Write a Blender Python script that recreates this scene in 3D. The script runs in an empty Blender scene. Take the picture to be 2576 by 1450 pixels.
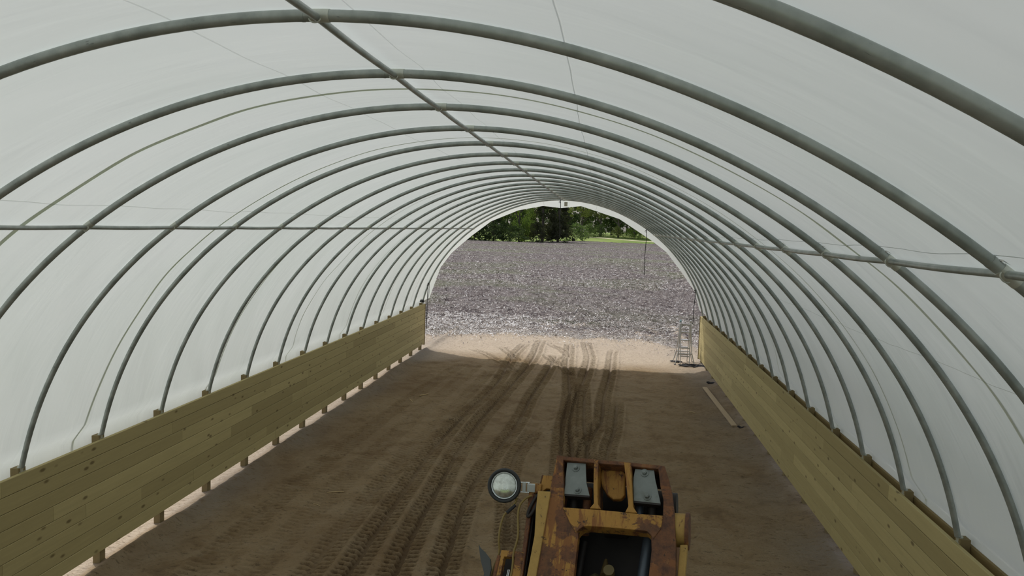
import bpy, math, random
import numpy as np
from mathutils import Vector, Matrix

S = 1.2192                      # rib spacing, metres
HW = 1.45                       # height of the wall tops above the ground
C = bpy.context.scene.collection
scene = bpy.context.scene

# ------------------------------------------------------------------ camera
YAW, PITCH, ROLL = .1135, .0802, .0338
CAM = Vector((1.2164, 0.0, 2.5731 + HW))
fw = Vector((-math.sin(YAW) * math.cos(PITCH), math.cos(YAW) * math.cos(PITCH), -math.sin(PITCH)))
rt = Vector((math.cos(YAW), math.sin(YAW), 0))
up = rt.cross(fw)
R2 = rt * math.cos(ROLL) + up * math.sin(ROLL)
U2 = up * math.cos(ROLL) - rt * math.sin(ROLL)
cd = bpy.data.cameras.new('camera')
cd.sensor_width = 36.0
cd.lens = 1950.84 / 2576 * 36
cd.clip_start = .05
cd.clip_end = 2000
cam = bpy.data.objects.new('camera', cd)
C.objects.link(cam)
m3 = Matrix((R2, U2, -fw)).transposed()
cam.matrix_world = Matrix.Translation(CAM) @ m3.to_4x4()
scene.camera = cam

# ------------------------------------------------------------------ light
SUN = Vector((-.43, .46, 1.0)).normalized()
sl = bpy.data.lights.new('sun', 'SUN')
sl.energy = 3.75
sl.angle = .0093
sl.color = (1.0, .965, .915)
sun = bpy.data.objects.new('sun', sl)
C.objects.link(sun)
sun.rotation_euler = SUN.to_track_quat('Z', 'Y').to_euler()
sun.location = (-20, 30, 40)

w = bpy.data.worlds.new('sky')
scene.world = w
w.use_nodes = True
nt = w.node_tree
nt.nodes.clear()
sk = nt.nodes.new('ShaderNodeTexSky')
sk.sky_type = 'NISHITA'
sk.sun_disc = False
sk.sun_elevation = math.asin(SUN.z)
sk.sun_rotation = math.atan2(SUN.x, SUN.y)
sk.dust_density = 2.5
sk.air_density = 1.0
hs = nt.nodes.new('ShaderNodeHueSaturation')
hs.inputs['Saturation'].default_value = .45
bg = nt.nodes.new('ShaderNodeBackground')
bg.inputs['Strength'].default_value = .225
wo = nt.nodes.new('ShaderNodeOutputWorld')
nt.links.new(sk.outputs[0], hs.inputs['Color'])
nt.links.new(hs.outputs[0], bg.inputs['Color'])
nt.links.new(bg.outputs[0], wo.inputs['Surface'])

vs = scene.view_settings
vs.view_transform = 'Standard'
vs.look = 'None'
vs.gamma = 1
vs.use_curve_mapping = False
vs.exposure = -.42
scene.cycles.max_bounces = 10
scene.cycles.diffuse_bounces = 6
scene.cycles.transmission_bounces = 6
scene.cycles.use_denoising = True

rnd = random.Random(7)
rng = np.random.default_rng(7)


# ------------------------------------------------------------------ helpers
class MB:
    """collects shapes and links them as one mesh object"""

    def __init__(self):
        self.v, self.f, self.s, self.c = [], [], [], []
        self.col = None

    def add(self, vs_, fs, smooth=False, col=None):
        o = len(self.v)
        self.v.extend([tuple(p) for p in vs_])
        for f in fs:
            self.f.append(tuple(i + o for i in f))
            self.s.append(smooth)
            self.c.append(col)
        return self

    def box(self, c, d, M=None, col=None):
        x, y, z = d[0] / 2, d[1] / 2, d[2] / 2
        P = [Vector((sx * x, sy * y, sz * z)) for sz in (-1, 1) for sy in (-1, 1) for sx in (-1, 1)]
        if M is not None:
            P = [M @ p for p in P]
        P = [p + Vector(c) for p in P]
        return self.add(P, [(0, 2, 3, 1), (4, 5, 7, 6), (0, 1, 5, 4), (2, 6, 7, 3), (0, 4, 6, 2), (1, 3, 7, 5)], col=col)

    def tube(self, pts, r, n=10, caps=True, smooth=True, hint=None):
        pts = [Vector(p) for p in pts]
        rr = r if isinstance(r, (list, tuple)) else [r] * len(pts)
        vs_, fs = [], []
        prev = None
        for i, p in enumerate(pts):
            t = (pts[min(i + 1, len(pts) - 1)] - pts[max(i - 1, 0)])
            if t.length < 1e-9:
                t = Vector((0, 0, 1))
            t.normalize()
            if prev is None:
                a = hint if hint is not None else (Vector((0, 1, 0)) if abs(t.y) < .9 else Vector((1, 0, 0)))
            else:
                a = prev
            a = (a - t * a.dot(t)).normalized()
            prev = a
            b = t.cross(a)
            for k in range(n):
                th = 2 * math.pi * k / n
                vs_.append(p + (a * math.cos(th) + b * math.sin(th)) * rr[i])
        for i in range(len(pts) - 1):
            for k in range(n):
                k2 = (k + 1) % n
                fs.append((i * n + k, i * n + k2, (i + 1) * n + k2, (i + 1) * n + k))
        self.add(vs_, fs, smooth)
        if caps:
            self.add([vs_[k] for k in range(n)], [tuple(range(n))[::-1]])
            self.add([vs_[(len(pts) - 1) * n + k] for k in range(n)], [tuple(range(n))])
        return self

    def prism(self, poly, fn, n0, n1):
        """poly in (u,v), extruded from n0 (front) to n1 (back) through fn(u,v,n)"""
        k = len(poly)
        A = [fn(u, v, n0) for u, v in poly]
        B = [fn(u, v, n1) for u, v in poly]
        self.add(A + B, [tuple(range(k)), tuple(range(2 * k - 1, k - 1, -1))] +
                 [(i, i + k, (i + 1) % k + k, (i + 1) % k) for i in range(k)])
        return self

    def build(self, name, mat, parent=None, bevel=0, seg=2):
        me = bpy.data.meshes.new(name)
        me.from_pydata(self.v, [], self.f)
        me.polygons.foreach_set('use_smooth', self.s)
        if any(c is not None for c in self.c):
            at = me.attributes.new('tone', 'FLOAT', 'FACE')
            at.data.foreach_set('value', [0.5 if c is None else c for c in self.c])
        me.materials.append(mat)
        me.update()
        o = bpy.data.objects.new(name, me)
        C.objects.link(o)
        if parent is not None:
            o.parent = parent
        if bevel:
            b = o.modifiers.new('bevel', 'BEVEL')
            b.width = bevel
            b.segments = seg
            b.limit_method = 'ANGLE'
            b.angle_limit = math.radians(40)
        return o


def tag(o, label=None, cat=None, group=None, kind=None):
    if label:
        o['label'] = label
    if cat:
        o['category'] = cat
    if group:
        o['group'] = group
    if kind:
        o['kind'] = kind
    return o


def empty(name, loc=(0, 0, 0)):
    o = bpy.data.objects.new(name, None)
    o.empty_display_size = .1
    o.location = loc
    C.objects.link(o)
    return o


def copy_tree(o, parent=None):
    c = o.copy()
    C.objects.link(c)
    c.parent = parent
    for ch in [x for x in o.children]:
        copy_tree(ch, c)
    return c


def grid_mesh(name, X, Y, Z, mat, attrs=None, smooth=True, uv=None):
    """X,Y,Z are (rows, cols) arrays"""
    r, c = X.shape
    me = bpy.data.meshes.new(name)
    co = np.stack([X, Y, Z], -1).reshape(-1, 3).astype(np.float32)
    idx = np.arange(r * c).reshape(r, c)
    q = np.stack([idx[:-1, :-1], idx[:-1, 1:], idx[1:, 1:], idx[1:, :-1]], -1).reshape(-1, 4)
    nf = len(q)
    me.vertices.add(r * c)
    me.vertices.foreach_set('co', co.ravel())
    me.loops.add(nf * 4)
    me.loops.foreach_set('vertex_index', q.ravel().astype(np.int32))
    me.polygons.add(nf)
    me.polygons.foreach_set('loop_start', (np.arange(nf) * 4).astype(np.int32))
    me.polygons.foreach_set('loop_total', np.full(nf, 4, np.int32))
    if smooth:
        me.polygons.foreach_set('use_smooth', np.ones(nf, bool))
    me.update(calc_edges=True)
    for k, a in (attrs or {}).items():
        at = me.attributes.new(k, 'FLOAT', 'POINT')
        at.data.foreach_set('value', a.ravel().astype(np.float32))
    if uv is not None:
        l = me.uv_layers.new(name='UVMap')
        u = np.stack([uv[0].ravel()[q.ravel()], uv[1].ravel()[q.ravel()]], -1).astype(np.float32)
        l.data.foreach_set('uv', u.ravel())
    me.materials.append(mat)
    me.validate()
    o = bpy.data.objects.new(name, me)
    C.objects.link(o)
    return o


def vnoise(x, y, seed=0):
    """smooth value noise, numpy"""
    xi, yi = np.floor(x).astype(np.int64), np.floor(y).astype(np.int64)
    fx, fy = x - xi, y - yi
    fx = fx * fx * (3 - 2 * fx)
    fy = fy * fy * (3 - 2 * fy)

    def h(a, b):
        n = (a * 374761393 + b * 668265263 + seed * 1442695041) & 0xffffffff
        n = ((n ^ (n >> 13)) * 1274126177) & 0xffffffff
        n = (n ^ (n >> 16)) & 0xffffffff
        return n / 4294967295.0
    return ((h(xi, yi) * (1 - fx) + h(xi + 1, yi) * fx) * (1 - fy) +
            (h(xi, yi + 1) * (1 - fx) + h(xi + 1, yi + 1) * fx) * fy) - .5


# ------------------------------------------------------------------ materials
class NT:
    def __init__(self, name):
        self.m = bpy.data.materials.new(name)
        self.m.use_nodes = True
        self.t = self.m.node_tree
        self.t.nodes.clear()
        self.out = self.t.nodes.new('ShaderNodeOutputMaterial')

    def n(self, typ, **kw):
        nd = self.t.nodes.new(typ)
        for k, v in kw.items():
            if k.startswith('i_'):
                key = k[2:]
                key = int(key) if key.isdigit() else key.replace('_', ' ')
                nd.inputs[key].default_value = v
            else:
                setattr(nd, k, v)
        return nd

    def l(self, a, b):
        self.t.links.new(a, b)

    def coord(self, kind='Object', scale=(1, 1, 1), rot=(0, 0, 0)):
        tc = self.n('ShaderNodeTexCoord')
        mp = self.n('ShaderNodeMapping')
        mp.inputs['Scale'].default_value = scale
        mp.inputs['Rotation'].default_value = rot
        self.l(tc.outputs[kind], mp.inputs[0])
        return mp.outputs[0]

    def noise(self, vec, scale, detail=4, rough=.55, dist=0):
        nd = self.n('ShaderNodeTexNoise')
        nd.inputs['Scale'].default_value = scale
        nd.inputs['Detail'].default_value = detail
        nd.inputs['Roughness'].default_value = rough
        nd.inputs['Distortion'].default_value = dist
        self.l(vec, nd.inputs['Vector'])
        return nd.outputs['Fac']

    def ramp(self, fac, stops, interp='LINEAR'):
        r = self.n('ShaderNodeValToRGB')
        r.color_ramp.interpolation = interp
        e = r.color_ramp.elements
        while len(e) < len(stops):
            e.new(.5)
        for k, (p, c) in enumerate(stops):
            e[k].position = p
            e[k].color = (c[0], c[1], c[2], 1) if not isinstance(c, (int, float)) else (c, c, c, 1)
        self.l(fac, r.inputs[0])
        return r.outputs[0]

    def mix(self, fac, a, b, mode='MIX'):
        m = self.n('ShaderNodeMix', data_type='RGBA', blend_type=mode)
        for sock, val in ((m.inputs[0], fac), (m.inputs[6], a), (m.inputs[7], b)):
            if isinstance(val, (int, float)):
                sock.default_value = val
            elif isinstance(val, tuple):
                sock.default_value = (val[0], val[1], val[2], 1)
            else:
                self.l(val, sock)
        return m.outputs[2]

    def math(self, op, a, b=None, clamp=False):
        m = self.n('ShaderNodeMath', operation=op, use_clamp=clamp)
        for k, val in enumerate((a, b)):
            if val is None:
                continue
            if isinstance(val, (int, float)):
                m.inputs[k].default_value = val
            else:
                self.l(val, m.inputs[k])
        return m.outputs[0]

    def attr(self, name):
        return self.n('ShaderNodeAttribute', attribute_name=name).outputs['Fac']

    def bump(self, h, strength=.3, dist=.01, normal=None):
        b = self.n('ShaderNodeBump')
        b.inputs['Strength'].default_value = strength
        b.inputs['Distance'].default_value = dist
        self.l(h, b.inputs['Height'])
        if normal is not None:
            self.l(normal, b.inputs['Normal'])
        return b.outputs[0]

    def bsdf(self, color, rough=.6, metal=0.0, normal=None, spec=None):
        p = self.n('ShaderNodeBsdfPrincipled')
        for sock, val in (('Base Color', color), ('Roughness', rough), ('Metallic', metal)):
            s = p.inputs[sock]
            if isinstance(val, tuple):
                s.default_value = (val[0], val[1], val[2], 1)
            elif isinstance(val, (int, float)):
                s.default_value = val
            else:
                self.l(val, s)
        if spec is not None:
            p.inputs['Specular IOR Level'].default_value = spec
        if normal is not None:
            self.l(normal, p.inputs['Normal'])
        self.l(p.outputs[0], self.out.inputs[0])
        return p


def simple(name, col, rough=.6, metal=0.0, var=.0, scale=20, bump=0):
    k = NT(name)
    v = k.coord()
    nz = k.noise(v, scale)
    c = k.mix(nz, tuple(x * (1 - var) for x in col), tuple(min(1, x * (1 + var)) for x in col)) if var else col
    nr = k.bump(nz, .4, bump) if bump else None
    k.bsdf(c, rough, metal, nr)
    return k.m


# galvanised pipe: grey green with dull streaks
def mat_galv(name='galvanised_pipe', a=(.25, .28, .26), b=(.42, .45, .425), rough=.38):
    k = NT(name)
    v = k.coord()
    n1 = k.noise(v, 6, 5, .6)
    n2 = k.noise(k.coord(scale=(3, 60, 3)), 4, 4, .6)
    c = k.mix(k.ramp(n1, [(.35, 0.0), (.65, 1.0)]), a, b)
    c = k.mix(k.ramp(n2, [(.66, 0.0), (.74, .7)]), c, (.07, .08, .075))
    k.bsdf(c, rough, .35, k.bump(n1, .15, .002))
    return k.m


M_PIPE = mat_galv()
M_BRKT = mat_galv('bright_zinc', (.42, .44, .38), (.6, .62, .56), .38)
M_BLACK = simple('black_webbing', (.018, .018, .022), .7)
M_ALU = simple('ladder_aluminium', (.55, .55, .56), .35, .7, .15, 30)
M_TAG = simple('white_tape', (.75, .75, .72), .6)


def mat_film():
    k = NT('white_poly_film')
    tc = k.n('ShaderNodeTexCoord')
    uv = tc.outputs['UV']

    def mp(scale, rot=0.0):
        m = k.n('ShaderNodeMapping')
        m.inputs['Scale'].default_value = (scale[0], scale[1], 1)
        m.inputs['Rotation'].default_value = (0, 0, rot)
        k.l(uv, m.inputs[0])
        return m.outputs[0]
    big = k.noise(mp((.5, .5)), 1.0, 3, .5)
    fine = k.noise(mp((14, 14)), 1.0, 4, .6)
    tilt = k.noise(mp((.5, 1.7), .32), 1.0, 3, .5, .6)
    tilt2 = k.noise(mp((.9, 4.2), .62), 1.0, 3, .5, .6)
    # weld seams along the length, at fixed places on the girth
    sep = k.n('ShaderNodeSeparateXYZ')
    k.l(uv, sep.inputs[0])
    seam = None
    for s0, wd in ((-2.72, .006), (-.65, .006), (1.03, .006), (.16, .005), (2.9, .006), (4.05, .005)):
        d = k.math('ABSOLUTE', k.math('SUBTRACT', k.math('ADD', sep.outputs[0], k.math('MULTIPLY', k.math('SUBTRACT', big, .5), .10)), s0))
        line = k.math('SUBTRACT', 1.0, k.math('DIVIDE', d, wd), True)
        seam = line if seam is None else k.math('MAXIMUM', seam, line)
    col = k.mix(k.ramp(big, [(.3, 0.0), (.7, 1.0)]), (.79, .82, .80), (.85, .865, .86))
    col = k.mix(k.math('MULTIPLY', seam, .35), col, (.5, .52, .48))
    h = k.math('ADD', k.math('MULTIPLY', tilt, .9), k.math('MULTIPLY', tilt2, .35))
    h = k.math('ADD', h, k.math('MULTIPLY', seam, .3))
    nr = k.bump(h, .55, .07)
    df = k.n('ShaderNodeBsdfDiffuse')
    trl = k.n('ShaderNodeBsdfTranslucent')
    gl = k.n('ShaderNodeBsdfGlossy')
    gl.inputs['Roughness'].default_value = .45
    gl.inputs['Color'].default_value = (.9, .9, .9, 1)
    k.l(col, df.inputs[0])
    k.l(k.mix(1.0, col, (.93, .965, .935), 'MULTIPLY'), trl.inputs[0])
    for x in (df, trl, gl):
        k.l(nr, x.inputs['Normal'])
    m1 = k.n('ShaderNodeMixShader')
    m1.inputs[0].default_value = .36
    k.l(df.outputs[0], m1.inputs[1])
    k.l(trl.outputs[0], m1.inputs[2])
    m2 = k.n('ShaderNodeMixShader')
    m2.inputs[0].default_value = .03
    k.l(m1.outputs[0], m2.inputs[1])
    k.l(gl.outputs[0], m2.inputs[2])
    k.l(m2.outputs[0], k.out.inputs[0])
    return k.m


def mat_wood(name, base, dark, tone=.35, knots=True, along=(.7, 14, 14)):
    k = NT(name)
    v = k.coord(scale=along)
    g = k.noise(v, 3.0, 5, .6, .6)
    at = k.attr('tone')
    c = k.mix(g, tuple(x * .80 for x in base), tuple(x * 1.16 for x in base))
    c = k.mix(k.math('MULTIPLY', at, tone), c, dark)
    if knots:
        # knots: sparse dark ovals stretched along the grain
        vo = k.n('ShaderNodeTexVoronoi')
        vo.inputs['Scale'].default_value = 1.0
        vo.inputs['Randomness'].default_value = 1.0
        k.l(k.coord(scale=(along[0] * 4.6, 7.0, 7.0) if along[0] < 1 else (7, 3.2, 7)), vo.inputs['Vector'])
        kn = k.ramp(vo.outputs['Distance'], [(.08, 1.0), (.17, 0.0)])
        c = k.mix(k.math('MULTIPLY', kn, .75), c, (dark[0] * .38, dark[1] * .32, dark[2] * .28))
    k.bsdf(c, .75, 0, k.bump(g, .3, .004), .25)
    return k.m


M_BOARD = mat_wood('pine_boards', (.50, .42, .205), (.27, .215, .095), tone=.6, along=(9, .55, 9))
M_POST = mat_wood('post_wood', (.25, .195, .095), (.15, .11, .06), knots=False, along=(9, 9, .6))
M_HIP = mat_wood('hip_board_wood', (.25, .19, .085), (.17, .125, .055), knots=False, along=(9, .6, 9))
M_PLANK = mat_wood('loose_plank_wood', (.42, .33, .22), (.3, .22, .14), knots=False, along=(9, .6, 9))


def mat_soil():
    k = NT('sandy_soil')
    v = k.coord()
    a = k.noise(v, .35, 5, .6, .8)
    b = k.noise(v, 2.2, 6, .65, .5)
    c = k.noise(v, 26, 4, .7)
    d = k.noise(k.coord(scale=(1, 1.8, 1)), 9, 5, .7, .4)
    col = k.mix(k.ramp(a, [(.38, 0.0), (.62, 1.0)]), (.195, .126, .062), (.245, .170, .090))
    col = k.mix(k.ramp(b, [(.42, 0.0), (.62, .75)]), col, (.29, .22, .135))
    col = k.mix(k.ramp(b, [(.30, .6), (.45, 0.0)]), col, (.105, .066, .035))
    col = k.mix(k.ramp(d, [(.33, .8), (.43, 0.0)]), col, (.060, .040, .023))
    e = k.noise(k.coord(scale=(1, 2.4, 1)), 17, 3, .6, .3)
    col = k.mix(k.ramp(e, [(.30, .85), (.37, 0.0)]), col, (.045, .030, .017))
    warm = k.noise(v, .22, 3, .5, .5)
    col = k.mix(k.ramp(warm, [(.5, 0.0), (.68, .55)]), col, (.125, .070, .030))
    col = k.mix(k.math('MULTIPLY', c, .35), col, (.32, .25, .165))
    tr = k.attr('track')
    col = k.mix(k.math('MULTIPLY', tr, .92), col, (.075, .046, .024))  # pressed soil plus shade painted into the tread hollows
    buff = k.attr('buff')
    col = k.mix(k.math('MULTIPLY', buff, k.ramp(e, [(.36, .25), (.42, .74)])), col, (.52, .44, .35))
    col = k.mix(k.math('MULTIPLY', buff, k.ramp(d, [(.36, .45), (.46, 0.0)])), col, (.14, .105, .07))
    col = k.mix(k.math('MULTIPLY', k.attr('dust'), k.ramp(d, [(.36, .2), (.5, .8)])), col, (.235, .21, .18))
    h = k.math('ADD', k.math('MULTIPLY', d, .9), k.math('MULTIPLY', c, .35))
    k.bsdf(col, .93, 0, k.bump(h, .9, .05), .1)
    return k.m


def mat_field():
    k = NT('ploughed_field')
    v = k.coord()
    a = k.noise(v, .08, 4, .6, .8)
    b = k.noise(v, 1.1, 6, .75)
    c = k.noise(v, 6.5, 5, .8)
    col = k.mix(k.ramp(b, [(.36, 0.0), (.62, 1.0)]), (.050, .038, .038), (.185, .162, .155))
    col = k.mix(k.ramp(a, [(.48, 0.0), (.62, .5)]), col, (.13, .15, .08))
    vo = k.n('ShaderNodeTexVoronoi')
    vo.inputs['Scale'].default_value = 6.5
    k.l(k.coord(scale=(1.0, .8, 1), rot=(0, 0, .5)), vo.inputs['Vector'])
    sp = k.ramp(vo.outputs['Distance'], [(.17, 1.0), (.27, 0.0)])
    pick = k.ramp(k.noise(v, 3.1, 2), [(.48, 0.0), (.58, 1.0)])
    col = k.mix(k.math('MULTIPLY', k.math('MULTIPLY', sp, pick), .7), col, (.50, .48, .46))
    straw = k.attr('straw')
    col = k.mix(k.math('MULTIPLY', straw, .6), col, (.47, .42, .36))
    h = k.math('ADD', b, k.math('MULTIPLY', c, .6))
    k.bsdf(col, .95, 0, k.bump(h, .9, .08), .1)
    return k.m


M_FILM = mat_film()
M_SOIL = mat_soil()
M_FIELD = mat_field()

# ------------------------------------------------------------------ the arch profile (half, x and height above the wall top)
HALF = [(4.365, 0), (4.289, .196), (4.172, .615), (4.04, .948), (3.84, 1.29), (3.603, 1.63), (3.3, 1.96), (2.783, 2.455),
        (2.40, 2.71), (2.127, 2.865), (1.84, 3.0), (1.6, 3.1), (1.335, 3.21), (.877, 3.34), (.427, 3.395), (0, 3.407)]
_th = np.array([math.atan2(z, x) for x, z in HALF])
_r = np.array([math.hypot(x, z) for x, z in HALF])
_q = (_th - math.pi / 2) ** 2
_cf = np.polyfit(_q, _r, 4)


def arch(th, off=0.0):
    """point of the arch at polar angle th (0 = right foot, pi = left foot), pushed outward by off"""
    r = np.polyval(_cf, (th - math.pi / 2) ** 2) + off
    return r * math.cos(th), r * math.sin(th)


TH = [math.pi * k / 96 for k in range(97)]
_pts = [arch(t) for t in TH]
_len = [0]
for a, b in zip(_pts[:-1], _pts[1:]):
    _len.append(_len[-1] + math.hypot(a[0] - b[0], a[1] - b[1]))
HALFLEN = _len[48]


def girth(th):          # signed girth from the ridge, + to the right
    return HALFLEN - float(np.interp(th, TH, _len))


def ribY(i):
    return (19.6153 - i) * S


Y_END = 24.12
Y_BACK = -12.0

# ------------------------------------------------------------------ floor with tyre tracks
TRACKS = [  # path, width, depth
    ([(-.76, 27.5), (-.76, 26.0), (-0.71, 24.17), (-0.75, 22.15), (-0.86, 20.07), (-0.97, 18.07), (-1.08, 16.49), (-1.14, 15.23), (-1.16, 12.91), (-1.1, 11.33), (-1.07, 9.88), (-0.96, 8.0)], .40, 1),
    ([(-1.2, 26.5), (-1.35, 24.44), (-1.33, 22.78), (-1.34, 21.71), (-1.28, 19.65), (-1.36, 17.93), (-1.5, 16.46), (-1.58, 14.83), (-1.63, 13.42), (-1.6, 11.85), (-1.55, 10.28), (-1.5, 8.0)], .38, .9),
    ([(-0.0, 24.3), (-0.09, 22.35), (-0.16, 20.73), (-0.24, 19.12), (-0.31, 17.73), (-0.32, 16.54), (-0.34, 15.36), (-0.47, 13.87), (-0.58, 12.21), (-0.61, 10.9), (-0.53, 9.58), (-0.42, 8.0)], .38, 1),
    ([(.25, 27), (0.32, 24.67), (0.37, 22.49), (0.52, 20.15), (0.61, 18.24), (0.63, 17.01), (0.6, 15.79), (0.61, 14.68), (0.64, 13.92), (0.71, 12.29), (0.75, 8.0)], .38, 1),
    ([(.8, 27.6), (0.84, 26.55), (1.01, 24.27), (0.97, 22.29), (0.87, 20.04), (0.76, 18.28), (0.72, 17.03), (0.70, 15.61), (0.84, 13.9), (0.95, 12.33), (1.05, 8)], .40, 1),
    ([(1.78, 26), (1.69, 24.95), (1.64, 22.62), (1.53, 20.23), (1.41, 18.45), (1.39, 16.83), (1.35, 15.91), (1.23, 15.25), (1.12, 14.25), (1.08, 12.79), (1.0, 8)], .36, 1),
    ([(0.89, 20.26), (0.95, 18.32), (1.0, 16.02), (1.1, 14.02), (1.2, 12.79), (1.25, 8)], .34, .7),
    ([(1.75, 18.2), (1.69, 17.21), (1.63, 15.53), (1.49, 14.07), (1.41, 12.44)], .34, .8),
    ([(0.25, 9.0), (0.06, 10.6), (-0.1, 12.0), (-0.13, 13.44), (0.09, 15.2)], .36, .8),
    ([(0.36, 8.0), (0.32, 8.91), (0.19, 10.58), (0.25, 11.6)], .34, .55),
    ([(-2.94, 24.73), (-2.28, 23.81), (-1.59, 22.42), (-0.81, 20.59)], .34, .45),
    ([(-0.5, 24.4), (0.17, 22.3), (0.58, 20.72)], .34, .8),
    ([(-2.07, 25.6), (-1.51, 24.07), (-1.07, 22.6)], .34, .7),
    ([(-.5, 26.6), (.1, 25.2), (.42, 23.6)], .34, .7),
    ([(-2.6, 22), (-2.82, 20.28), (-3.03, 16.83), (-3.15, 13.77), (-3.24, 11.61), (-3.22, 8)], .42, .28),
    ([(-2.2, 22.3), (-2.35, 18.28), (-2.5, 15.), (-2.6, 12.), (-2.6, 8)], .42, .25),
    ([(-1.9, 13.4), (-2.0, 11.8), (-1.98, 10.11), (-1.95, 8.)], .38, .5),
    ([(-1.71, 21.53), (-1.82, 17.16), (-1.92, 14.36), (-2.05, 12.11)], .36, .35),
]


def floor_height(X, Y):
    Z = vnoise(X * 1.3, Y * 1.3, 1) * .035 + vnoise(X * 4, Y * 3.2, 2) * .012 + vnoise(X * 14, Y * 9, 3) * .014
    Z += vnoise(X * 25, Y * 20, 4) * .009
    T = np.zeros_like(X)
    for path, wd, dp in TRACKS:
        if path[-1][1] < 8.6:
            path = path + [(path[-1][0] + .05, 3.5)]
        P = np.array(path)
        # densify the path with a smooth curve through its points
        tt = np.arange(len(P))
        d = np.linspace(0, len(P) - 1, len(P) * 5)
        px = np.interp(d, tt, P[:, 0])
        py = np.interp(d, tt, P[:, 1])
        ker = np.array([1, 2, 3, 2, 1]) / 9.0
        px = np.convolve(np.pad(px, 2, 'edge'), ker, 'valid')
        py = np.convolve(np.pad(py, 2, 'edge'), ker, 'valid')
        arc = np.concatenate([[0], np.cumsum(np.hypot(np.diff(px), np.diff(py)))])
        best = np.full(X.shape, 9.0)
        lat = np.zeros_like(X)
        along = np.zeros_like(X)
        for k in range(len(px) - 1):
            ax, ay, bx, by = px[k], py[k], px[k + 1], py[k + 1]
            lo, hi = min(ay, by) - .4, max(ay, by) + .4
            rr = (Y[:, 0] > lo) & (Y[:, 0] < hi)
            if not rr.any():
                continue
            x, y = X[rr], Y[rr]
            L = math.hypot(bx - ax, by - ay) + 1e-9
            ux, uy = (bx - ax) / L, (by - ay) / L
            t = np.clip((x - ax) * ux + (y - ay) * uy, 0, L)
            dd = np.hypot(x - ax - t * ux, y - ay - t * uy)
            s = (x - ax) * uy - (y - ay) * ux
            m = dd < best[rr]
            b, la, al = best[rr], lat[rr], along[rr]
            b[m] = dd[m]
            la[m] = s[m]
            al[m] = (arc[k] + t)[m]
            best[rr], lat[rr], along[rr] = b, la, al
        h = wd / 2
        ins = np.clip((h - best) / .03, 0, 1)
        end = np.clip(along / .5, 0, 1) * np.clip((arc[-1] - along) / .5, 0, 1)
        ins = ins * end
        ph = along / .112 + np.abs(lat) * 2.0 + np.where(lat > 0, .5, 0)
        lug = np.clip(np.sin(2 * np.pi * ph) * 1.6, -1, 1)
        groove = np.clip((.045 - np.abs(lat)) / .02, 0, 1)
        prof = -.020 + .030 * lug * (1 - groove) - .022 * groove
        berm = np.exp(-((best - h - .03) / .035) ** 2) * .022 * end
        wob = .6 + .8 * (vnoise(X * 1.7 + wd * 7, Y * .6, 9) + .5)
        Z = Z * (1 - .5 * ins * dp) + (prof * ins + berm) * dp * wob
        T = np.maximum(T, ins * dp * wob * np.where(groove > .5, .55, .10 + .85 * (lug < 0)))  # painted shade: lug gaps and groove darker than the raised bars
    # soil heaped unevenly along the feet of the walls
    for sx in (-4.38, 4.38):
        Z += (.085 if sx > 0 else .080) * np.exp(-((X - (sx * .99 if sx > 0 else -4.20)) / (.20 if sx > 0 else .11)) ** 2) * (.80 + vnoise(Y * 1.1, X * 0 + sx, 5) * .9)
    return Z, np.clip(T, 0, 1)


xs = np.concatenate([np.arange(-14, -4.8, .25), np.arange(-4.8, -3.6, .03), np.arange(-3.6, 2.1, .024), np.arange(2.1, 4.8, .04), np.arange(4.8, 14, .25)])
ys = np.concatenate([np.arange(-16, 3.5, .25), np.arange(3.5, 7.5, .03), np.arange(7.5, 29.5, .0205), np.arange(29.5, 33, .2)])
FX, FY = np.meshgrid(xs, ys)
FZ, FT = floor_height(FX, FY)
buff = np.clip((FY - 22.0 + vnoise(FX * .8, FY * .8, 21) * 2.2) / 2.2, 0, 1)  # paler soil towards and beyond the open end, and outside the left wall
buff = np.maximum(buff, np.clip((-FX - 4.33) / .1, 0, 1))
floor = grid_mesh('floor', FX, FY, FZ, M_SOIL, {'track': FT, 'buff': buff, 'dust': np.exp(-((np.abs(FX) - 4.15) / np.where(FX > 0, .62, .38)) ** 2) * np.clip(.55 + 1.1 * vnoise(FX * 1.3, FY * .9, 77), 0, 1)})
tag(floor, kind='structure')
del FX, FY, FZ, FT

# wide land around, under the field
gx = np.linspace(-420, 420, 43)
gy = np.concatenate([np.arange(-80, 220, 20), np.arange(220, 300, 6), np.arange(300, 540, 30)])
GX, GY = np.meshgrid(gx, gy)
def land_z(y):
    return -.22 + float(np.clip((y - 238) * .05, 0, 1.9))


GZ = -.22 + np.clip((GY - 238) * .05, 0, 1.9)


def mat_grass():
    k = NT('rough_grass')
    v = k.coord()
    a = k.noise(v, .05, 4, .6)
    b = k.noise(v, 1.5, 5, .7)
    c = k.mix(k.ramp(a, [(.4, 0.0), (.6, 1.0)]), (.13, .20, .05), (.22, .28, .08))
    c = k.mix(k.ramp(b, [(.4, 0.0), (.65, .6)]), c, (.22, .25, .09))
    k.bsdf(c, .95, 0, k.bump(b, .8, .1), .1)
    return k.m


M_GRASS = mat_grass()
land = grid_mesh('ground', GX, GY, GZ, M_GRASS)
tag(land, kind='structure')

# ------------------------------------------------------------------ the ploughed field
yr = [26.2]
while yr[-1] < 262:
    yr.append(yr[-1] * 1.0042)
yr = np.array(yr)
uu = np.linspace(-1, 1, 420)
FU, FYY = np.meshgrid(uu, yr)
FXX = FU * (FYY * .62 + 6) + .5


def field_far(x):       # the far edge of the field, as seen through the arch
    return np.interp(x, [-200, -33, -20, -8, 10, 30, 200], [190, 196, 192, 236, 236, 232, 225])


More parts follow.
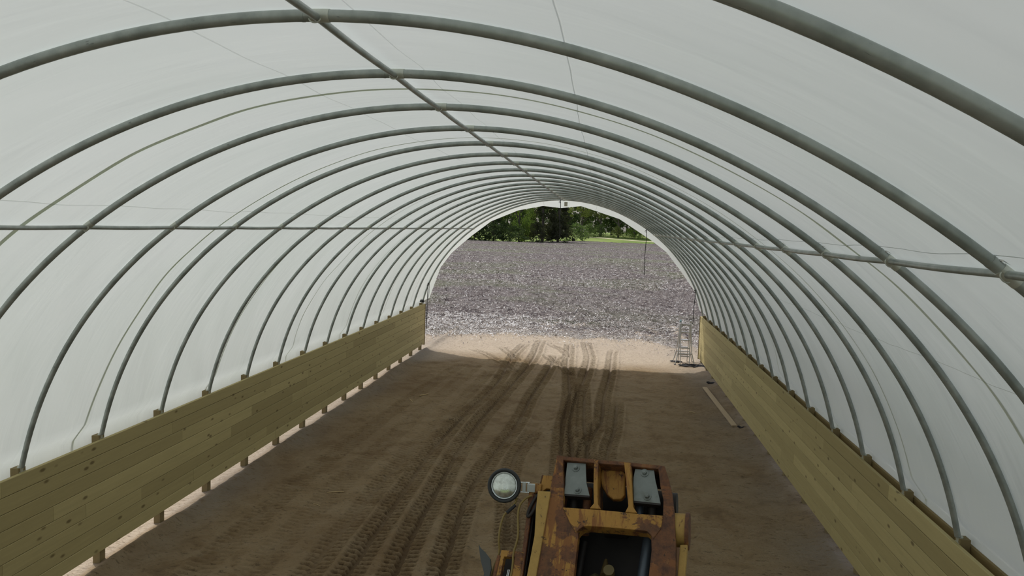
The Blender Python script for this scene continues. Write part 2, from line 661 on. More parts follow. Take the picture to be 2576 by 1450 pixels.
def field_near(x):
    return 28.6 + vnoise(x * .35, x * 0 + 3, 31) * 2.2 + vnoise(x * 1.6, x * 0, 32) * .8 + np.where(x < -2.5, -.7, 0) + np.clip(x - 3, 0, 1) * -1.2


far = field_far(FXX) + vnoise(FXX * .15, FYY * 0, 33) * 10
FYY = np.minimum(FYY, far)
fz = vnoise(FXX * 1.1, FYY * 1.1, 41) * .07 + vnoise(FXX * 3.3, FYY * 3.3, 42) * .12 + vnoise(FXX * 6.5, FYY * 6.5, 43) * .14
fz += .03 * np.sin((FXX * .86 + FYY * .5) * 2 * math.pi / .8) * np.clip(FYY / 60, 0, 1)
near = field_near(FXX)
rise = np.clip((FYY - near) / 2.5, 0, 1)
fz = fz * (.25 + .75 * rise) + .03 - .16 * np.clip((near - FYY) / .8, 0, 1)
straw = np.clip(1 - (FYY - near) / (2.2 + 2.5 * (FXX < -1.5)), 0, 1) * .8
field = grid_mesh('ground', FXX, FYY, fz, M_FIELD, {'straw': straw})
tag(field, kind='structure')

# stalk litter: nobody could count it
def litter(n, y0, y1, size, seed, xw, bias=.9, x1=None, lift_tone=0.0):
    g = np.random.default_rng(seed)
    yy = y0 * (y1 / y0) ** g.random(n)
    xx = (g.random(n) * 2 - 1) * (yy * xw + 4.0) + .5
    keep = (yy < field_far(xx) - 2) & (yy > field_near(xx) - bias + g.random(n) * (bias + .3))
    if x1 is not None:
        keep &= xx < x1 + g.normal(size=n) * .8
    xx, yy = xx[keep], yy[keep]
    n = len(xx)
    L = size * (.5 + g.random(n) * 1.2)
    Wd = L * (.10 + .22 * g.random(n))
    az = g.random(n) * 2 * np.pi
    tl = (g.random(n) - .3) * 1.1
    d = np.stack([np.cos(az) * np.cos(tl), np.sin(az) * np.cos(tl), np.sin(tl)], -1) * (L / 2)[:, None]
    rl = (g.random(n) - .5) * 1.6
    s = np.stack([-np.sin(az) * np.cos(rl), np.cos(az) * np.cos(rl), np.sin(rl)], -1) * (Wd / 2)[:, None]
    z = vnoise(xx * 3.3, yy * 3.3, 42) * .12 + vnoise(xx * 6.5, yy * 6.5, 43) * .10 + vnoise(xx * 1.1, yy * 1.1, 41) * .07 + .055 + g.random(n) * .05
    z = np.where(yy < field_near(xx) + .6, .025 + .02 * g.random(n), z)
    c = np.stack([xx, yy, z + np.abs(d[:, 2]) * .7], -1)
    lift = np.array([0, 0, 1.0])[None] * (Wd * .35)[:, None]
    V = np.stack([c - d - s, c + d - s, c + d + lift, c - d + lift, c + d + s, c - d + s], 1).reshape(-1, 3)
    b = np.arange(n)[:, None] * 6
    Fq = np.concatenate([b + np.array([0, 1, 2, 3]), b + np.array([3, 2, 4, 5])], 1).reshape(-1, 4)
    tone = np.repeat(np.clip(g.random(n) + lift_tone, 0, 1), 2)
    return V, Fq, tone


def mat_litter():
    k = NT('dry_stalk')
    t = k.attr('tone')
    c = k.ramp(t, [(.0, (.16, .12, .10)), (.4, (.27, .23, .20)), (.8, (.48, .45, .42)), (1.0, (.80, .78, .76))])
    k.bsdf(c, .6, 0, None, .4)
    return k.m


def quad_mesh(name, V, F, tone, mat):
    me = bpy.data.meshes.new(name)
    nf = len(F)
    me.vertices.add(len(V))
    me.vertices.foreach_set('co', V.astype(np.float32).ravel())
    me.loops.add(nf * 4)
    me.loops.foreach_set('vertex_index', F.ravel().astype(np.int32))
    me.polygons.add(nf)
    me.polygons.foreach_set('loop_start', (np.arange(nf) * 4).astype(np.int32))
    me.polygons.foreach_set('loop_total', np.full(nf, 4, np.int32))
    me.update(calc_edges=True)
    if tone is not None:
        at = me.attributes.new('tone', 'FLOAT', 'FACE')
        at.data.foreach_set('value', tone.astype(np.float32))
    me.materials.append(mat)
    return me


parts_ = [litter(62000, 27, 60, .072, 1, .33), litter(62000, 52, 190, .115, 2, .28), litter(20000, 27, 34, .065, 3, .22),
          litter(26000, 26.5, 33.5, .075, 4, .22, 1.2, -1.2, .40), litter(4500, 25.0, 29, .055, 5, .2, 3.4)]
off, VV, FF, TT = 0, [], [], []
for V, Fq, t in parts_:
    VV.append(V)
    FF.append(Fq + off)
    TT.append(t)
    off += len(V)
me = quad_mesh('stalk_litter', np.concatenate(VV), np.concatenate(FF), np.concatenate(TT), mat_litter())
lit = bpy.data.objects.new('stalk_litter', me)
C.objects.link(lit)
tag(lit, 'pale dry crop stalks scattered over the dark ploughed field', 'crop litter', kind='stuff')

# pale cart track in the grass beyond the field
mb = MB()
pp = [(-4, 262), (2, 260), (8, 255), (14, 251), (22, 247), (35, 243), (60, 241)]
for (x0, y0), (x1, y1) in zip(pp[:-1], pp[1:]):
    za, zb, zc, zd = land_z(y0 - 1.4) + .06, land_z(y1 - 1.4) + .06, land_z(y1 + 1.6) + .08, land_z(y0 + 1.6) + .08
    mb.add([(x0, y0 - 1.4, za), (x1, y1 - 1.4, zb), (x1, y1 + 1.6, zc), (x0, y0 + 1.6, zd),
            (x0, y0 - 1.4, za - .4), (x1, y1 - 1.4, zb - .4), (x1, y1 + 1.6, zc - .4), (x0, y0 + 1.6, zd - .4)],
           [(0, 1, 2, 3), (0, 4, 5, 1), (3, 2, 6, 7)])
o = mb.build('trim_3', simple('pale_gravel', (.5, .47, .3), .9, 0, .1, 2))
tag(o, kind='structure')

# ------------------------------------------------------------------ board walls
def wall(name, side):
    g = random.Random(11 if side < 0 else 12)
    mb = MB()
    nrow, rh = 8, .161
    x0, th = side * 4.30, .04
    xc = x0 + side * th / 2
    for r in range(nrow):
        z1 = HW - r * rh
        z0 = z1 - rh + .006
        y = Y_BACK + g.uniform(-3, 0)
        while y < Y_END:
            ln = g.choice([2.44, 3.05, 3.66, 4.88]) * g.uniform(.9, 1.0)
            a, b = max(y, Y_BACK), min(y + ln, Y_END)
            if b - a > .02:
                tone = g.random()
                zz = z0
                if side > 0 and r == nrow - 1 and 8.5 < a < 16:
                    zz = z0
                c = .0035
                dx = g.uniform(0, .003) * side
                # a board with eased front edges
                P = []
                for yy in (a + .0015, b - .0015):
                    P += [(x0 + dx, yy, zz + c), (x0 + dx, yy, z1 - c), (x0 + side * c + dx, yy, z1), (x0 + side * th, yy, z1),
                          (x0 + side * th, yy, zz), (x0 + side * c + dx, yy, zz)]
                n = 6
                fs = [(i, (i + 1) % n, (i + 1) % n + n, i + n) for i in range(n)] + [tuple(range(n)), tuple(range(2 * n - 1, n - 1, -1))]
                if side < 0:
                    fs = [f[::-1] for f in fs]
                mb.add(P, fs, col=tone)
            y += ln
    o = mb.build(name, M_BOARD)
    tag(o, kind='structure')
    return o


wall('wall_left', -1)
wall('wall_right', 1)
for k, s in ((1, -1), (2, 1)):      # hip boards outside the posts, that hold the film
    mb = MB()
    y = Y_BACK
    while y < Y_END:
        b = min(y + 3.66, Y_END)
        mb.box((s * 4.447, (y + b) / 2, HW - (.085 if s > 0 else .17)), (.028, b - y - .003, .15), col=rnd.random())
        y = b
    tag(mb.build('trim_%d' % k, M_HIP), kind='structure')
# pale end trim at the open end of each board wall
for k, s in ((4, -1), (5, 1)):
    mb = MB()
    mb.box((s * 4.36, Y_END + .011, HW / 2 + .06), (.15, .02, HW - .14))
    tag(mb.build('trim_%d' % k, M_POST), kind='structure')

ORD = ['nearest the open end', 'second', 'third', 'fourth', 'fifth', 'sixth', 'seventh', 'eighth', 'ninth', 'tenth', 'eleventh',
       'twelfth', 'thirteenth', 'fourteenth', 'fifteenth', 'sixteenth', 'seventeenth', 'eighteenth', 'nineteenth']


def nth(i, thing, tail):
    if i == 0:
        return '%s %s %s' % (thing, 'nearest the open far end', tail)
    return '%s %s, %s counting from the open far end' % (thing, tail, ORD[i])


# ------------------------------------------------------------------ posts
for side, sn in ((-1, 'left'), (1, 'right')):
    n = 19
    for i in range(0, n):
        y = ribY(i) - (.0 if i else .02)
        mb = MB()
        mb.box((0, 0, (HW + .045 - .25) / 2), (.086, .10, HW + .045 + .25), col=rnd.random())
        o = mb.build('wooden_post', M_POST, bevel=.0015)
        o.location = (side * 4.385, y, 0)
        tag(o, nth(i, 'square wooden post', 'behind the %s board wall' % sn), 'post', 'wooden posts along the %s board wall' % sn)

# ------------------------------------------------------------------ arched ribs
RP = .0255
TJ = [math.atan2(2.450, 2.765), math.pi / 2, math.pi - math.atan2(2.450, 2.765)]


def arc_pts(t0, t1, n, off=0.0):
    return [Vector((arch(t0 + (t1 - t0) * k / n, off)[0], 0, arch(t0 + (t1 - t0) * k / n, off)[1])) for k in range(n + 1)]


def make_rib():
    root = empty('arched_pipe_rib')
    mb = MB()
    mb.tube(arc_pts(.012, math.pi - .012, 110), RP, 16)
    mb.build('arch_pipe', M_PIPE, root)
    for j, t in enumerate(TJ):
        p = Vector((arch(t)[0], 0, arch(t)[1]))
        # sleeve of bright zinc to the right of the purlin, with a saddle strap
        q = MB()
        d = .03 / 3.6
        q.tube(arc_pts(t - d * 1.9, t + d * .9, 6), RP + .0022, 16, caps=True)
        br = q.build('bracket', M_BRKT, root)
        q = MB()
        # U-shaped strap that cups the purlin against the rib, and its bolt
        nrm = Vector((p.x, 0, p.z)).normalized()
        tn = Vector((nrm.z, 0, -nrm.x))
        pts = []
        for k in range(9):
            a = math.pi * k / 8
            pts.append(p + tn * (.024 * math.cos(a)) + nrm * (-.020 - .016 * math.sin(a)) + Vector((0, -.032, 0)))
        q.tube(pts, .0032, 6)
        q.build('strap', M_BRKT, br)
    # seam where two bends of pipe meet: a swaged ring left of the ridge joint
    for t in (TJ[1] + .016, TJ[0] + .017, TJ[2] + .02):
        q = MB()
        q.tube(arc_pts(t, t + .0035, 1), RP + .0014, 16)
        q.build('joint_ring', M_PIPE, root)
    for t in (TJ[1] + .014, TJ[0] + .014):
        q = MB()
        p = Vector((arch(t, RP + .004)[0], 0, arch(t, RP + .004)[1]))
        q.box(p + Vector((0, -.012, .0)), (.022, .012, .006))
        q.box(p + Vector((.012, -.016, -.004)), (.005, .006, .012))
        q.box(p + Vector((-.004, -.017, -.004)), (.005, .006, .010))
        q.build('tape_tab', M_TAG, root)
    for s in (-1, 1):
        q = MB()
        q.tube([(s * 4.365, 0, .008), (s * 4.358, 0, .05)], RP + .003, 12)
        q.box((s * 4.375, 0, .004), (.07, .075, .006))
        f = q.build('base_bracket', M_BRKT, root)
    return root


rib0 = make_rib()
RIBN = 19
rib_list = []
for i in range(RIBN):
    o = rib0 if i == 0 else copy_tree(rib0)
    o.location = (0, ribY(i), HW)
    if i:
        o.rotation_euler = (0, 0, rnd.uniform(-.0012, .0012))
    tag(o, nth(i, 'galvanised arched pipe rib', 'spanning under the white cover').replace('nearest the open far end spanning under the white cover', 'at the open far end, under the white cover'),
        'rib', 'arched pipe ribs of the tunnel')
    rib_list.append(o)

# ------------------------------------------------------------------ purlins
def purlin(x, z, lab, r=.0165):
    mb = MB()
    pts = []
    y = -1.0
    while y < ribY(0) + .04:
        i = 19.6153 - y / S
        sag = -.006 * abs(math.sin(math.pi * i))
        pts.append((x + .004 * math.sin(y * .7), y, z + HW + sag))
        y += .2
    pts.append((x, ribY(0) + .04, z + HW))
    mb.tube(pts, r, 12, hint=Vector((1, 0, 0)))
    o = mb.build('purlin_pipe', M_PIPE)
    tag(o, lab, 'purlin', 'lengthwise purlin pipes')


purlin(0.0, 3.407, 'thin grey pipe running the length of the tunnel under its ridge')
purlin(-2.765, 2.450, 'thin grey pipe running lengthwise along the left shoulder of the tunnel')
purlin(2.765, 2.450, 'thin grey pipe running lengthwise along the right shoulder of the tunnel')

# ------------------------------------------------------------------ film cover
EDGE = [(-4.35, .001), (-4.21, .16), (-3.86, 1.18), (-3.52, 1.64), (-3.22, 1.92), (-2.89, 2.21), (-2.28, 2.69), (-1.43, 3.06), (-.66, 3.22),
        (-.1, 3.17), (.52, 3.25), (1.71, 2.89), (2.71, 2.27), (3.18, 1.93), (3.65, 1.36), (4.1, .75), (4.33, .001)]
_ch = [(EDGE[k][0] + (EDGE[k + 1][0] - EDGE[k][0]) * j / 12, EDGE[k][1] + (EDGE[k + 1][1] - EDGE[k][1]) * j / 12) for k in range(len(EDGE) - 1) for j in range(12)] + [EDGE[-1]]
e_th = np.array([math.atan2(z, x) for x, z in _ch][::-1])
e_r = np.array([math.hypot(x, z) for x, z in _ch][::-1])


def wrinkle(th, g, y):
    """how far the film is pulled inward at polar angle th, girth g, distance y"""
    ri = 19.6153 - y / S
    bl = np.sin(np.pi * (ri - np.floor(ri))) ** 2
    sd = np.abs(g) / HALFLEN
    q = vnoise(y * 2.6 + g * 1.9, g * .55 - y * .2, 51) * .030 + vnoise(y * 6 + g * 3.4 * np.sign(g), g * .8, 52) * .010
    return q * bl * (.25 + .9 * sd) * np.clip((HALFLEN - np.abs(g)) / .4, 0, 1)


def film_pt(th, y):
    if th < .055:           # the skirt pulled straight down over the hip board
        f = (.055 - th) / .055
        x1, z1 = arch(.055, RP + .004)
        return x1 + (4.468 - x1) * min(1, f * 2.0), z1 + (-.15 - z1) * f
    if th > math.pi - .055:
        x, z = film_pt(math.pi - th, y)
        return -x, z
    i = 19.6153 - y / S
    bell = math.sin(math.pi * (i - math.floor(i))) ** 2 if i > 0 else 0
    up_ = math.sin(th)
    sag = .014 * bell
    rip = 0.0
    k = min(1, (th if th < math.pi / 2 else math.pi - th) * 4)
    return arch(th, RP + .0035 - sag * k * .6)


nth_ = 260
ths = np.concatenate([np.linspace(0, .055, 5)[:-1], np.linspace(.055, math.pi - .055, nth_), np.linspace(math.pi - .055, math.pi, 5)[1:]])
fy = []
y = Y_BACK
while y < ribY(0) + .06:
    fy.append(y)
    y += .25 if y < -1 else .0762 * 1.0
fy = np.array(fy + [ribY(0) + .06])
X = np.zeros((len(fy), len(ths)))
Z = np.zeros_like(X)
for a, yy in enumerate(fy):
    for b, t in enumerate(ths):
        X[a, b], Z[a, b] = film_pt(float(t), float(yy))
# soft wrinkles: diagonal folds stronger low on the sides
TT_, YY_ = np.meshgrid(ths, fy)
G_ = np.array([girth(float(t)) for t in ths])
GG = np.tile(G_, (len(fy), 1))
wr = wrinkle(TT_, GG, YY_)
X += -np.cos(TT_) * wr
Z += -np.sin(TT_) * wr
Yg = YY_.copy()
# the hem beyond the last rib, hanging in and cut unevenly
rows_x, rows_z, rows_y = [], [], []
re = np.interp(ths, e_th, e_r)
lx, lz = X[-1], Z[-1]
hem_n = 7
for k in range(1, hem_n + 1):
    f = k / hem_n
    ex, ez = np.cos(ths) * re, np.sin(ths) * re
    m = (ths < .03) | (ths > math.pi - .03)
    ex = np.where(m, lx, ex)
    ez = np.where(m, lz, ez)
    g = f ** 1.3
    rows_x.append(lx + (ex - lx) * g)
    rows_z.append(lz + (ez - lz) * g)
    rows_y.append(np.full(len(ths), fy[-1] + f * .30))
X = np.vstack([X] + rows_x)
Z = np.vstack([Z] + rows_z)
Yg = np.vstack([Yg] + rows_y)
GG = np.tile(G_, (X.shape[0], 1))
film = grid_mesh('ceiling', X, Yg, Z + HW, M_FILM, uv=(GG, Yg))
tag(film, 'white translucent plastic sheet stretched over all the arched ribs', kind='structure')

# ropes thrown over the outside of the cover
def mat_rope():
    k = NT('pale_green_webbing')
    df = k.n('ShaderNodeBsdfDiffuse')
    df.inputs[0].default_value = (.42, .48, .38, 1)
    tr = k.n('ShaderNodeBsdfTranslucent')
    tr.inputs[0].default_value = (.62, .66, .55, 1)
    m = k.n('ShaderNodeMixShader')
    m.inputs[0].default_value = .72
    k.l(df.outputs[0], m.inputs[1])
    k.l(tr.outputs[0], m.inputs[2])
    k.l(m.outputs[0], k.out.inputs[0])
    return k.m


M_ROPE = mat_rope()
for j, (ii, wv, wdt) in enumerate(((15.52, .02, .046), (13.22, .03, .034), (10.85, .03, .028), (8.5, .10, .024), (6.1, .05, .024), (3.7, .06, .024), (1.35, .05, .024))):
    mb = MB()
    n = 260
    vs_, fs = [], []
    for k in range(n + 1):
        t = .012 + (math.pi - .024) * k / n
        yy = ribY(ii) + wv * math.sin(k * .11 + j) * (.3 + .7 * abs(math.cos(t))) + .006 * math.sin(k * .31)
        for lift, dy in ((.002, -wdt / 2), (.002, wdt / 2), (.006, wdt / 2), (.006, -wdt / 2)):
            x_, z_ = film_pt(t, yy + dy)
            w_ = float(wrinkle(np.array(t), np.array(girth(t)), np.array(yy + dy)))
            lift += .02 * max(0, min(1, (.08 - min(t, math.pi - t)) / .02))
            x_ += math.cos(t) * (lift - w_)
            z_ += math.sin(t) * (lift - w_)
            vs_.append((x_, yy + dy, z_ + HW))
    for k in range(n):
        for q in range(4):
            fs.append((k * 4 + q, k * 4 + (q + 1) % 4, k * 4 + 4 + (q + 1) % 4, k * 4 + 4 + q))
    mb.add(vs_, fs)
    o = mb.build('cover_strap', M_ROPE)
    tag(o, ['faint strap over the cover showing through nearest the camera',
            'faint strap line over the cover, second from the camera',
            'faint strap line over the cover, third from the camera',
            'wavy faint strap line over the cover, fourth from the camera',
            'faint strap line over the cover, fifth from the camera',
            'faint strap line over the cover, sixth from the camera',
            'faint strap line over the cover close to the open far end'][j], 'strap', 'straps over the outside of the cover')

# ------------------------------------------------------------------ hanging black straps at the open end
def hang(x, z0, z1, lab, dx=0.0, dbl=False):
    root = empty('hanging_strap', (x, ribY(0), z0 + HW))
    mb = MB()
    y = -.045
    L = z0 - z1
    pts = [(dx * f + .006 * math.sin(f * 9), y, -L * f) for f in [k / 14 for k in range(15)]]
    mb.tube(pts, .011, 6)
    if dbl:
        mb.tube([(p[0] + .05 * (1 - k / 14), p[1], p[2] - .02) for k, p in enumerate(pts)], .006, 6)
    mb.build('cord', M_BLACK, root)
    mb = MB()
    th = math.atan2(z0, x)
    tn = Vector((math.sin(th), 0, -math.cos(th)))
    ring = []
    nrm = Vector((math.cos(th), 0, math.sin(th)))
    for k in range(15):
        a = 2 * math.pi * k / 14
        ring.append(Vector((0, 0, 0)) + nrm * (.036 * math.cos(a) + .0) + Vector((0, 1, 0)) * (.036 * math.sin(a)))
    mb.tube(ring, .008, 6)
    mb.tube([(-.02, -.045, -.01), (-.05, -.05, -.05), (-.02, -.05, -.08), (.0, -.05, -.03)], .008, 6)
    mb.build('knot', M_BLACK, root)
    tag(root, lab, 'strap', 'black straps hanging from the last rib')
    return root


def rib_z(x):
    a = min(TH, key=lambda t: abs(arch(t)[0] - x))
    return arch(a)[1]


hang(-.1, 3.39, 2.26, 'black strap hanging from the top of the last arch before the trees', .01)
hang(2.54, rib_z(2.54), 1.21, 'black strap hanging from the right shoulder of the last arch', -.02)
hang(4.08, rib_z(4.08), -.22, 'black strap hanging low on the right beside the ladder', -.03)
hang(-4.17, rib_z(-4.17), -.75, 'black double strap hanging beside the end of the left board wall', -.02, True)
mb = MB()
pts = []
for k in range(40):
    a = k * .55
    pts.append((.06 * math.cos(a), .05 * math.sin(a), .02 + .0022 * k + .01 * math.sin(k * 1.7)))
mb.tube(pts, .011, 6)
o = mb.build('coiled_strap', M_BLACK)
o.location = (-4.36, ribY(0), HW + .045)
tag(o, 'small coil of black strap around the far foot of the left ribs', 'strap')

# ------------------------------------------------------------------ the yellow machine in the foreground
PSI, PHI = math.radians(13), math.radians(40)
MO = Vector((1.296, 2.807, 2.968))
MU = Vector((math.cos(PSI), -math.sin(PSI), 0))
MV = Vector((math.sin(PSI) * math.sin(PHI), math.cos(PSI) * math.sin(PHI), math.cos(PHI)))
MN = Vector((-.172, -.746, .643)).normalized()
MB0 = MO - MV * (MO.z / MV.z)
MB0.z = 0.0
MROT = Matrix((MU, MV, MN)).transposed()


def P(u, v, n=0.0):
    return MO + MU * u + MV * v + MN * n - MB0


def mat_machine(name, rust=.5, base=(.40, .215, .050), dark=(.035, .024, .02)):
    k = NT(name)
    v = k.coord()
    a = k.noise(v, 7, 6, .7, .5)
    b = k.noise(v, 28, 5, .75)
    st = k.noise(k.coord(scale=(14, 2.2, 2.2)), 3, 5, .7, .3)
    c = k.mix(k.ramp(b, [(.35, 0.0), (.7, .5)]), base, tuple(x * .62 for x in base))
    lo = .64 - rust * .28
    c = k.mix(k.ramp(st, [(lo, 0.0), (lo + .10, .85)]), c, (.19, .075, .028))
    rc = k.mix(k.ramp(b, [(.38, 0.0), (.6, 1.0)]), (.07, .035, .024), (.16, .07, .032))
    c = k.mix(k.ramp(a, [(lo + .04, 0.0), (lo + .075, .95)]), c, rc)
    c = k.mix(k.ramp(b, [(.62, 0.0), (.66, .9)]), c, dark)
    k.bsdf(c, .62, 0, k.bump(k.math('ADD', a, k.math('MULTIPLY', b, .4)), .35, .006), .3)
    return k.m


MY = mat_machine('yellow_machine_paint', .48)
MYR = mat_machine('rusty_machine_paint', .86)
MYC = mat_machine('clean_machine_paint', .12, (.42, .27, .08))
MRU = mat_machine('brown_rusted_steel', .78, (.24, .12, .05))
MDK = simple('black_steel_and_shade', (.022, .019, .018), .6, .2, .4, 12)  # for black steel parts, and for painted shade in hollow and lips
MCY = simple('hydraulic_grey_blue', (.085, .105, .13), .4, .5, .2, 9)
MCH = simple('bright_rod', (.62, .66, .68), .22, .9)


def mat_zinc():
    k = NT('zinc_plate')
    v = k.coord()
    a = k.noise(v, 22, 5, .65)
    b = k.noise(v, 5, 4, .6)
    c = k.mix(a, (.15, .175, .17), (.26, .285, .275))
    c = k.mix(k.ramp(b, [(.60, 0.0), (.66, .6)]), c, (.13, .14, .12))
    k.bsdf(c, .48, .45, k.bump(a, .1, .002))
    return k.m


MZN = mat_zinc()
mach = empty('loader_boom', tuple(MB0))
tag(mach, 'rusty yellow steel machine boom with bolted grey plates and a round work lamp', 'machine')


def slab(name, poly, n0, n1, mat, parent=mach, bev=.003):
    mb = MB()
    mb.prism(poly, P, n0, n1)
    return mb.build(name, mat, parent, bevel=bev)


def rod(name, a, b, r, mat, parent=mach, n=14):
    mb = MB()
    mb.tube([P(*a), P(*b)], r, n, hint=MN)
    return mb.build(name, mat, parent)


def plateframe(name, outer, inner, n0, n1, mat):
    """a plate with one hole: outer and inner have the same number of corners"""
    mb = MB()
    k = len(outer)
    A = [P(u, v, n0) for u, v in outer] + [P(u, v, n0) for u, v in inner]
    B = [P(u, v, n1) for u, v in outer] + [P(u, v, n1) for u, v in inner]
    fs = []
    for i in range(k):
        j = (i + 1) % k
        fs += [(i, j, k + j, k + i), (2 * k + i, 3 * k + i, 3 * k + j, 2 * k + j), (i, 2 * k + i, 2 * k + j, j), (k + i, k + j, 3 * k + j, 3 * k + i)]
    mb.add(A + B, fs)
    return mb.build(name, mat, mach, bevel=.003)


# side rails
slab('side_rail', [(-.257, .208), (-.229, .208), (-.222, .16), (-.203, .09), (-.190, .02), (-.184, -.004), (-.150, -.02), (-.118, -.06), (-.108, -.10),
                   (-.095, -.25), (-.085, -1.3), (-.232, -1.3), (-.236, -.30), (-.245, -.10), (-.252, .05)], .004, -.03, MYR)
slab('side_web', [(-.256, .206), (-.244, .206), (-.238, .05), (-.222, -.3), (-.215, -1.3), (-.231, -1.3), (-.235, -.3), (-.251, .05)], -.03, -.24, MRU)
slab('side_rail', [(.137, .222), (.163, .222), (.186, .17), (.203, .124), (.225, .03), (.240, -.06), (.253, -.172), (.262, -.3), (.27, -1.3), (.175, -1.3), (.165, -.25),
                   (.160, -.10), (.152, -.055), (.168, -.01), (.182, .03), (.176, .09), (.158, .14)], .006, -.03, MRU)
slab('side_web', [(.150, .222), (.163, .222), (.203, .124), (.225, .03), (.255, -.3), (.262, -1.3), (.248, -1.3), (.240, -.3), (.212, .03), (.19, .124)], -.03, -.24, MRU)
# cross bar between rails, with rounded window corners
slab('cross_bar', [(-.188, .002), (-.10, .010), (.0, .018), (.09, .022), (.184, .030), (.182, -.02), (.160, -.062), (.150, -.048), (.134, -.036), (.0, -.045), (-.08, -.053),
                   (-.098, -.058), (-.110, -.070), (-.118, -.085), (-.15, -.05)], .010, -.06, MY)
# top bar and dividing ribs
slab('top_bar', [(-.245, .2075), (-.1, .2125), (.02, .2195), (.158, .2235), (.158, .2085), (.02, .2035), (-.1, .1965), (-.245, .1915)], .002, -.20, MRU)
slab('divider', [(-.106, .207), (-.088, .208), (-.072, .10), (-.058, .035), (-.044, .018), (-.086, .014), (-.074, .035), (-.088, .10)], .012, -.13, MY)
slab('divider', [(.010, .213), (.038, .213), (.060, .10), (.072, .045), (.090, .024), (.046, .020), (.054, .045), (.040, .10)], .012, -.13, MY)
slab('back_plate', [(-.245, .205), (.155, .22), (.24, -.05), (.255, -1.3), (-.22, -1.3), (-.24, -.1)], -.24, -.25, MDK)  # coloured black to paint in the shade of the hollow boom
# bolted zinc plates, each with a bent lower lip and two bolts
for poly, bolts, lip in (
        ([(-.214, .190), (-.140, .196), (-.131, .155), (-.122, .118), (-.100, .070), (-.200, .062), (-.203, .100), (-.208, .125), (-.210, .150)], ((-.175, .172), (-.151, .085)), ((-.200, .062), (-.100, .070))),
        ([(.052, .202), (.124, .206), (.133, .172), (.145, .140), (.166, .081), (.066, .076), (.060, .110), (.054, .140), (.051, .165)], ((.090, .190), (.113, .100)), ((.066, .076), (.166, .081)))):
    pl = slab('bolt_plate', poly, -.012, -.020, MZN, bev=.0015)
    (u0, v0), (u1, v1) = lip
    mb = MB()
    mb.prism([(u0, v0), (u1, v1), (u1, v1 - .007), (u0, v0 - .007)], P, -.012, -.040)
    mb.build('lip', MDK, pl)  # black colour stands in for the shaded underside of the plate
    for bu, bv in bolts:
        mb = MB()
        mb.tube([P(bu, bv, -.013), P(bu, bv, -.009)], .0155, 20, hint=MU, smooth=False)
        mb.tube([P(bu, bv, -.010), P(bu, bv, .003)], [.0095, .0088], 6, hint=MU, smooth=False)
        mb.tube([P(bu, bv, .002), P(bu, bv, .005)], .005, 10, hint=MU, smooth=False)
        mb.build('bolt', MZN, pl)
# cylinder tubes behind the plates and in the lower window
rod('hydraulic_tube', (-.180, .12, -.075), (-.155, -.06, -.075), .017, MDK)
rod('hydraulic_tube', (-.125, .12, -.075), (-.105, -.06, -.075), .017, MRU)
rod('hydraulic_tube', (.075, .12, -.07), (.094, -.02, -.07), .017, MCY)
rod('hydraulic_tube', (.125, .12, -.07), (.142, -.02, -.07), .018, MDK)
rod('cylinder', (.128, -.02, -.12), (.118, -1.2, -.12), .023, MCY)
rod('cylinder', (-.12, -.06, -.16), (-.10, -1.2, -.16), .014, MDK)
slab('tongue', [(-.084, .200), (.000, .205), (.010, .195), (.022, .110), (.012, .092), (-.020, .086), (-.045, .100), (-.070, .130), (-.084, .165)], -.055, -.085, MY, bev=.006)
slab('inner_block', [(-.06, .06), (.03, .065), (.045, -.02), (-.05, -.03)], -.12, -.18, MDK, bev=.01)
# knuckle castings deep in the lower window
mb = MB()
mb.tube([P(-.075, -.30, -.19), P(-.062, -.22, -.17), (P(-.035, -.185, -.155))], [.05, .05, .026], 16)
mb.build('casting', simple('dull_olive_casting', (.10, .09, .04), .7, 0, .3, 14), mach)
mb = MB()
mb.tube([P(-.018, -.175, -.15), P(-.024, -.14, -.16), P(-.028, -.11, -.17)], [.02, .012, .006], 12)
mb.build('casting_fin', simple('dull_yellow_fin', (.12, .085, .03), .6, 0, .3, 20), mach)
mb = MB()
mb.tube([P(.002, -.165, -.10), P(.002, -.168, -.13)], .020, 18)
mb.build('pin_end', simple('dull_yellow_pin', (.14, .11, .04), .6, 0, .3, 20), mach)
mb = MB()
mb.tube([P(.03, -.18, -.17), P(.03, -.40, -.17)], [.038, .045], 16)
mb.build('casting', MRU, mach)
# left outer yellow column with its upper bracket
slab('outer_column', [(-.297, .050), (-.246, .055), (-.238, -.10), (-.228, -.30), (-.222, -1.3), (-.262, -1.3), (-.262, -.30), (-.270, -.12), (-.288, -.02)], .012, -.05, MYC)
slab('outer_web', [(-.300, .045), (-.284, .045), (-.268, -.12), (-.258, -.3), (-.255, -1.3), (-.264, -1.3), (-.268, -.3), (-.280, -.12)], -.05, -.17, MDK)
slab('top_bracket', [(-.312, .135), (-.248, .140), (-.244, .078), (-.258, .076), (-.266, .084), (-.280, .084), (-.290, .074), (-.300, .050), (-.312, .050)], -.04, -.07, MY)
mb = MB()
mb.tube([P(-.274, .072, -.055), P(-.274, .072, -.085)], .02, 16, smooth=False)
mb.build('hole', MDK, mach)
slab('bracket_web', [(-.312, .137), (-.302, .137), (-.302, .04), (-.312, .04)], -.04, -.14, MRU)
slab('angle_iron', [(-.345, .090), (-.325, .092), (-.312, -.05), (-.292, -.25), (-.285, -1.3), (-.300, -1.3), (-.306, -.25), (-.330, -.05)], -.03, -.045, MRU)
slab('angle_plate', [(-.345, .092), (-.300, .096), (-.298, .062), (-.326, .052), (-.340, .02)], -.028, -.04, MY)
slab('angle_web', [(-.325, .09), (-.318, .09), (-.286, -.25), (-.278, -1.3), (-.285, -1.3), (-.292, -.25)], -.045, -.17, MDK)
